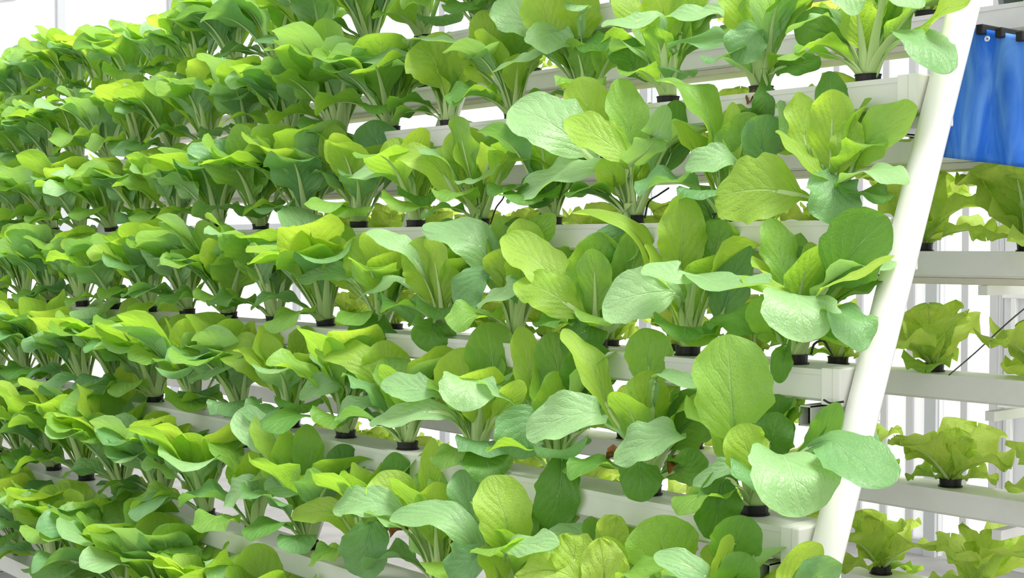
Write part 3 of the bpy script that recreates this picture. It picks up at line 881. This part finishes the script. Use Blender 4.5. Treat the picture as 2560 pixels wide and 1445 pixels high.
 (4,2,'old',132,(.1,.15,1),[(1450,1010,-.04),(1470,930,-.05),(1480,850,-.05)]),
 (4,3,'waxy',142,(0,.65,.75),[(1180,950,.05),(1165,975,.09),(1150,1028,.11)]),
 (4,3,'young',145,(0,.2,1),[(1185,1010,.0),(1160,940,.01),(1145,870,.02)]),
 (4,3,'waxy',84,(-.1,.65,.75),[(1110,985,.04),(1040,970,.08),(958,950,.09)]),
 (4,3,'waxy',84,(0,.7,.7),[(1120,1035,.05),(1040,1030,.09),(925,1055,.11)]),
 (4,3,'young',64,(.1,.3,.95),[(1240,1045,.01),(1275,1000,.03),(1312,955,.04)]),
 (4,3,'mid',136,(0,.15,1),[(1235,980,-.03),(1230,900,-.04),(1215,805,-.04)]),
 (4,3,'old',124,(.1,.3,.95),[(1205,1120,.04),(1215,1150,.07),(1235,1205,.08)]),
 (4,4,'young',84,(-.3,.7,.6),[(960,985,.01),(900,895,.05),(790,870,.08)]),
 (4,4,'young',120,(0,.2,1),[(990,990,-.01),(970,920,.0),(960,850,.01)]),
 (4,4,'waxy',72,(0,.7,.7),[(930,1010,.05),(880,1020,.08),(830,1060,.09)]),
 (4,5,'waxy',80,(-.1,.6,.8),[(860,960,.03),(800,960,.07),(748,985,.08)]),
 (4,5,'young',100,(.1,.3,.95),[(870,980,.0),(850,900,.02),(830,860,.03)]),
 (4,6,'young',100,(-.35,.7,.6),[(680,960,.01),(620,890,.05),(540,868,.08)]),
 (4,6,'waxy',84,(-.1,.6,.8),[(620,900,.04),(550,910,.08),(472,940,.09)]),
 # --- sixth gutter (row 5)
 (5,0,'old',128,(.1,.3,.95),[(1818,1410,.02),(1842,1350,.03),(1864,1290,.03)]),
 (5,0,'old',110,(.1,.3,.95),[(1825,1470,.05),(1848,1430,.07),(1872,1385,.07)]),
 (5,0,'young',84,(-.2,.35,.9),[(1955,1480,.05),(1998,1420,.06),(2055,1362,.06)]),
 (5,0,'sage',96,(.2,.4,.9),[(1990,1490,.04),(2045,1440,.06),(2105,1410,.06)]),
 (5,0,'young',56,(.4,.3,.85),[(1785,1480,.05),(1800,1410,.06),(1825,1335,.06)]),
 (5,1,'lettuce',118,(.1,.3,.95),[(1450,1490,.05),(1440,1410,.07),(1405,1335,.07)]),
 (5,1,'lettuce',118,(0,.35,.95),[(1510,1500,.05),(1510,1430,.08),(1500,1345,.08)]),
 (5,1,'mid',178,(0,.25,1),[(1650,1440,.0),(1655,1370,.01),(1645,1288,.02)]),
 (5,1,'lettuce',90,(-.2,.4,.9),[(1540,1410,-.01),(1530,1350,.0),(1545,1290,.01)]),
 (5,1,'waxy',76,(0,.6,.8),[(1765,1455,.08),(1700,1405,.11),(1636,1385,.12)]),
 (5,1,'lettuce',120,(0,.7,.7),[(1440,1450,.08),(1370,1425,.11),(1290,1440,.13)]),
 (5,1,'mid',120,(0,.7,.7),[(1560,1440,.06),(1600,1420,.09),(1650,1430,.11)]),
 (5,2,'young',138,(.05,.2,1),[(1275,1385,.03),(1260,1290,.05),(1222,1190,.05)]),
 (5,2,'sage',92,(0,.15,1),[(1185,1320,.0),(1170,1250,.0),(1148,1175,.0)]),
 (5,2,'waxy',84,(0,.6,.8),[(1265,1370,.07),(1320,1360,.10),(1395,1365,.11)]),
 (5,2,'young',72,(.3,.3,.9),[(1255,1470,.05),(1240,1420,.07),(1205,1365,.07)]),
 (5,2,'sage',106,(-.1,.5,.9),[(1210,1390,.05),(1170,1400,.08),(1120,1440,.09)]),
 (5,3,'waxy',88,(-.25,.75,.6),[(1192,1380,.02),(1110,1290,.06),(975,1295,.10)]),
 (5,3,'young',122,(0,.4,.9),[(1000,1290,.02),(980,1235,.04),(950,1180,.05)]),
 (5,3,'waxy',90,(-.1,.6,.8),[(1000,1280,.06),(920,1255,.10),(836,1265,.11)]),
 (5,3,'young',52,(0,.1,1),[(1074,1290,-.02),(1074,1200,-.02),(1084,1095,-.02)]),
 (5,3,'old',80,(0,.2,1),[(990,1250,-.03),(990,1190,-.04),(985,1130,-.04)]),
 (5,4,'sage',120,(0,.3,.95),[(930,1310,.05),(915,1370,.08),(895,1440,.08)]),
 (5,4,'old',96,(.1,.2,1),[(880,1230,-.03),(860,1170,-.04),(850,1110,-.04)]),
 (5,4,'young',70,(-.2,.6,.7),[(880,1330,.02),(830,1280,.05),(730,1285,.08)]),
 (5,5,'waxy',76,(0,.7,.7),[(760,1230,.03),(720,1215,.06),(665,1200,.08)]),
 (5,5,'mid',80,(.1,.15,1),[(770,1220,.0),(770,1150,.0),(765,1060,.0)]),
 (5,6,'waxy',80,(-.1,.6,.8),[(640,1235,.04),(610,1220,.07),(562,1250,.08)]),
 (5,6,'young',90,(.3,.4,.9),[(720,1180,.0),(690,1110,.02),(640,1040,.03)]),
 (5,6,'waxy',90,(-.2,.5,.9),[(690,1140,.02),(640,1080,.04),(590,1030,.05)]),
]

def hand_leaf(spec):
    i, k, tone, wpx, nrm, pts = spec
    R = random.Random(hash((i, k, wpx, pts[0][0])) & 0xffff)
    plant = PLANTS[(i, k)]
    org = plant.location.copy()
    P3 = [pix(x_, y_, row_y(i) - max(o_, -0.03)) for x_, y_, o_ in pts]
    P3 = [p - org for p in P3]
    d = P3[0].copy(); d.z = 0
    b = Vector((0, 0, -0.004)) + (d.normalized() * 0.009 if d.length > 1e-4 else Vector((0, 0, 0)))
    rise = b.lerp(P3[0], 0.38) + Vector((0, 0, 0.10 * (P3[0] - b).length if P3[0].z > 0.02 else 0.035))
    rise.x = b.x + (rise.x - b.x) * 0.8; rise.y = b.y + (rise.y - b.y) * 0.8
    curve = [b, rise] + P3
    at, arc, ln = catmull(curve, 0)
    s_neck = arc(P3[0])
    n = RGT * nrm[0] + UPV * nrm[1] - FWD * nrm[2]
    n.normalize()
    out = Vector((P3[0].x, P3[0].y, 0)); out = out.normalized() if out.length > 1e-3 else -Vector((FWD.x, FWD.y, 0))
    inward = -out
    if n.dot(inward) < -0.3 and P3[-1].z > P3[0].z: inward = n.copy()
    nh = lambda s: inward.lerp(n, sstep(0.15, s_neck, s)) if (inward + n).length > 0.3 else n
    hw = 0.5 * wpx * depth(P3[len(P3) // 2] + org) / FPX * 1.03
    let = tone.startswith('lettuce')
    V, Fc, UV = leaf_geometry(at, nh, s_neck * 0.5, s_neck, hw, R, cup=R.uniform(0.0, 0.22), ruf=R.uniform(0.10, 0.22) * (1.4 if let else 0.5 if wpx > 150 else 1), rfreq=R.uniform(2.0, 3.6),
                              wing=min(0.42, 0.012 / hw), vmax=R.uniform(.44, .56), tooth=0.03, nu=16, nv=30, frill=0.12 if let else 0)
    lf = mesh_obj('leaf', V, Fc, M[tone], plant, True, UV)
    V, Fc, UV = stalk_geometry(at, nh, s_neck + (1 - s_neck) * 0.6, R.uniform(.010, .0135), .0012, 10, 18)
    mesh_obj('stalk', V, Fc, M['stalk'], lf, True, UV)
    return lf

def procedural_leaves(plant, R, size, spec):
    """spec: list of (kind, count, azimuth range or None)"""
    for kind, cnt, azr in spec:
        a0 = R.uniform(0, 6.28)
        for q in range(cnt):
            az = a0 + q * 2 * math.pi / max(cnt, 1) + R.uniform(-0.35, 0.35) if azr is None else R.uniform(*azr)
            tones = [t for (kd, t) in LIB if kd == kind]
            wts = {'young': 3, 'mid': 4, 'waxy': 4, 'old': 3, 'sage': 3}
            tone = R.choices(tones, [wts[t] for t in tones])[0]
            pair = R.choice(LIB[(kind, tone)])
            rad = {'inner': 0.004, 'flare': 0.008, 'outer': 0.010, 'hang': 0.011}[kind]
            put_leaf(plant, pair, az, R.uniform(-0.12, 0.12), size * R.uniform(0.85, 1.12), (rad * math.cos(az), rad * math.sin(az), -0.004), R.uniform(-0.12, 0.12))

hand_keys = {}
FRONT = (math.radians(200), math.radians(350))
for s in HAND: hand_keys.setdefault((s[0], s[1]), []).append(s)
for i in range(ROWS):
    for k in range(*KRANGE[i]):
        p = new_plant(i, k)
        R = random.Random(1000 * i + k)
        hs = hand_keys.get((i, k), [])
        for s in hs: hand_leaf(s)
        back = (math.radians(20), math.radians(160))
        if len(hs) >= 6:
            procedural_leaves(p, R, 1.15, [('inner', 3, None), ('flare', 2, back), ('outer', 2, (-0.4, 3.54)), ('hang', 2, FRONT)])
        elif len(hs) >= 3:
            procedural_leaves(p, R, 1.2, [('inner', 4, None), ('flare', 3, back), ('outer', 2, None), ('hang', 2, FRONT)])
        elif len(hs) > 0:
            procedural_leaves(p, R, 1.3, [('inner', 4, None), ('flare', 4, None), ('outer', 3, None), ('hang', 2, FRONT)])
        else:
            procedural_leaves(p, R, R.uniform(1.32, 1.55), [('inner', 4, None), ('flare', 4, None), ('flare', 2, FRONT), ('outer', 4, None), ('outer', 2, FRONT), ('hang', 2, FRONT)])
            p.rotation_euler = (R.uniform(0.02, 0.16), R.uniform(-0.1, 0.1), 0)

# ------------------------------------------------------------------ lettuces
def lettuce_leaf(R, kind):
    ln = {'in': R.uniform(.09, .125), 'out': R.uniform(.10, .14), 'low': R.uniform(.08, .11)}[kind]
    hw = {'in': R.uniform(.034, .046), 'out': R.uniform(.044, .060), 'low': R.uniform(.038, .05)}[kind]
    a0, a2 = {'in': (R.uniform(3, 15), R.uniform(20, 50)), 'out': (R.uniform(15, 35), R.uniform(60, 110)), 'low': (R.uniform(50, 70), R.uniform(95, 140))}[kind]
    pts = [Vector((0, 0, 0))]
    for k in range(1, 11):
        an = math.radians(a0 + (a2 - a0) * (k / 10) ** 1.2)
        pts.append(pts[-1] + Vector((math.sin(an), 0, math.cos(an))) * ln / 10)
    at, arc, L_ = catmull(pts, 0)
    def nh(s):
        t = (at(s + .02) - at(s - .02)).normalized()
        return Vector((-t.z, 0, t.x))
    V, Fc, UV = leaf_geometry(at, nh, 0.0, 0.12, hw, R, cup=R.uniform(.1, .4), ruf=R.uniform(.16, .28), rfreq=R.uniform(1.6, 2.4), wing=.3, vmax=R.uniform(.6, .72), frill=R.uniform(.10, .18), nu=20, nv=30, tooth=0.0)
    V2, F2, UV2 = stalk_geometry(at, nh, 0.75, .0065, .001, 8, 10)
    return (V, Fc, UV), make_mesh('rib', V2, F2, M['stalk_lettuce'], True, UV2)
LLIB = {}
for kind, num in (('in', 7), ('out', 8), ('low', 5)):
    LLIB[kind] = []
    for q in range(num):
        (V, Fc, UV), rib = lettuce_leaf(rng, kind)
        for tone in ('lettuce', 'lettuce', 'lettuce_old') if kind == 'low' else ('lettuce',):
            LLIB[kind].append((make_mesh('leaf', V, Fc, M[tone], True, UV), rib))
for i in range(6):
    for k in range(-1, 10):
        x = BX0[i] - LPITCH * k
        where = 'nearest the right edge' if k == -1 else ('right beside the post' if k == 0 else '%s along behind the pak choi' % ORDN[k - 1])
        p = empty('lettuce', (x, b_y(i), b_z(i) + 0.016), 'frilly lettuce on the %s lettuce gutter, %s' % (BORD[i], where), 'lettuce', 'lettuces in the gutters behind the post')
        put_cup(p)
        R = random.Random(77 * i + k + 5)
        sz = R.uniform(1.0, 1.25) if i else 0.75
        if i == 2 and k <= 0: sz = 1.45
        for kind, cnt in (('in', 3), ('out', 4), ('low', 2)):
            a0 = R.uniform(0, 6.28)
            for q in range(cnt):
                az = a0 + q * 6.283 / cnt + R.uniform(-.3, .3)
                pair = R.choice(LLIB[kind])
                b = link(bpy.data.objects.new('leaf', pair[0]), p)
                b.location = (.007 * math.cos(az), .007 * math.sin(az), -.004)
                b.rotation_euler = (R.uniform(-.15, .15), R.uniform(-.15, .15), az)
                s_ = sz * R.uniform(.88, 1.12); b.scale = (s_, s_, s_)
                link(bpy.data.objects.new('rib', pair[1]), b)

# ------------------------------------------------------------------ blue sheet hung behind the post
YS = 0.10
tl, tr_, bl, br = [pix(px_, py_, YS) for px_, py_ in ((2424, 66), (2668, 110), (2336, 390), (2668, 432))]
nx, nz_ = 26, 30
V, Fc = [], []
for side in (0, 1):
    for j in range(nz_ + 1):
        for q in range(nx + 1):
            a, b = q / nx, j / nz_
            p = (bl.lerp(br, a)).lerp(tl.lerp(tr_, a), b)
            dy = 0.006 * math.sin(a * 11 + b * 2.0) * (1 - b * 0.6) + 0.004 * math.sin(a * 23 + b * 5) * b * (1 - b) * 3 + 0.006 * math.sin(b * 6 + a * 3) * (1 - b)
            V.append(p + Vector((0, -dy + (0.0008 if side else 0), 0)))
n1 = (nx + 1) * (nz_ + 1)
for j in range(nz_):
    for q in range(nx):
        a = j * (nx + 1) + q
        Fc.append((a, a + 1, a + nx + 2, a + nx + 1)); Fc.append((n1 + a, n1 + a + nx + 1, n1 + a + nx + 2, n1 + a + 1))
rim = [q for q in range(nx + 1)] + [(j + 1) * (nx + 1) - 1 for j in range(1, nz_ + 1)] + [nz_ * (nx + 1) + q for q in range(nx - 1, -1, -1)] + [j * (nx + 1) for j in range(nz_ - 1, 0, -1)]
for a, b in zip(rim, rim[1:] + rim[:1]): Fc.append((b, a, n1 + a, n1 + b))
bs = empty('blue_sheet', bl, 'creased blue plastic sheet hanging behind the white post', 'plastic sheet')
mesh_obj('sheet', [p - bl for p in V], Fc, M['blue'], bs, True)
e = pix(2468, 97, YS - 0.010) - bl
ev, ef = lathe([(0.0022, -0.001), (0.0050, -0.001), (0.0050, 0.001), (0.0022, 0.001), (0.0022, -0.001)], 14)
mesh_obj('eyelet', [Vector((a, c_, b)) + e for a, b, c_ in [(p[0], p[1], p[2]) for p in ev]], ef, M['eyelet'], bs)
for px_, py_ in ((2452, 78), (2500, 86), (2552, 95)):
    c = pix(px_, py_, YS - 0.006) - bl
    v_, f_ = box(c.x - .007, c.x + .007, c.y - .006, c.y + .142, c.z - .006, c.z + .012, .002)
    mesh_obj('clip', v_, f_, M['hose'], bs)

# ------------------------------------------------------------------ small things: hoses, withered leaves
def hose(label, pts, r, m):
    P = [pix(*p) for p in pts]
    at, arc, ln = catmull(P, 0)
    v_, f_ = tube([at(q / 24) for q in range(25)], r, 8)
    o = P[0].copy()
    h_ = mesh_obj('drip_hose', [p - o for p in v_], f_, m, None, True)
    h_.location = o
    tag(h_, label, 'hose', 'thin drip hoses')
hose('thin grey drip hose rising to the right edge above the lettuce', [(2372, 938, .33), (2440, 880, .34), (2520, 806, .36), (2590, 748, .38)], 0.0016, M['hose_grey'])
hose('thin black drip hose curling beside the big stalk on third gutter', [(1612, 545, -.19), (1622, 505, -.18), (1645, 488, -.17), (1672, 470, -.17)], 0.0018, M['hose'])
hose('thin black drip hose between lettuce and pak choi, third gutter', [(1226, 560, -.16), (1240, 520, -.15), (1258, 495, -.14), (1264, 468, -.13)], 0.0016, M['hose'])
hose('black drip hose loop above the fourth gutter near the post', [(2028, 885, -.31), (2036, 860, -.33), (2058, 852, -.34), (2072, 872, -.33), (2082, 890, -.31)], 0.0020, M['hose'])
hose('short black hose end under the sleeve of the fourth gutter', [(2060, 1000, -.36), (2078, 1008, -.37), (2110, 1004, -.36)], 0.0018, M['hose'])

def withered(label, x_, y_, Y, sc, rz):
    R = random.Random(int(x_))
    pts = [Vector((0, 0, 0)), Vector((.012, .002, .012)), Vector((.026, .006, .010)), Vector((.038, .004, -.004))]
    at, arc, ln = catmull(pts, 0)
    V_, F_, U_ = leaf_geometry(at, Vector((0, -.3, 1)), 0.0, .1, .013, R, cup=.9, ruf=.4, rfreq=3, wing=.3, nu=8, nv=12)
    o = mesh_obj('withered_leaf', V_, F_, M['dry'], None, True, U_)
    o.location = pix(x_, y_, Y); o.rotation_euler = (0, 0, rz); o.scale = (sc, sc, sc)
    tag(o, label, 'dead leaf', 'withered leaves on the gutters')
withered('withered orange brown leaf lying on the fifth gutter down', 1505, 1165, -.452, 1.3, 0.4)
withered('curled dry brown leaf beside the fifth gutter pak choi', 1672, 1185, -.455, 1.1, 1.6)
withered('dark brown dead leaf hanging from the second gutter by the cup', 1868, 262, -.155, 1.0, 1.2)
withered('brown dead leaf at a cup left on the fifth gutter', 1130, 1148, -.45, 1.0, 0.2)
withered('tan dead leaf beside a cup on the sixth gutter', 975, 1345, -.55, 1.2, 0.8)
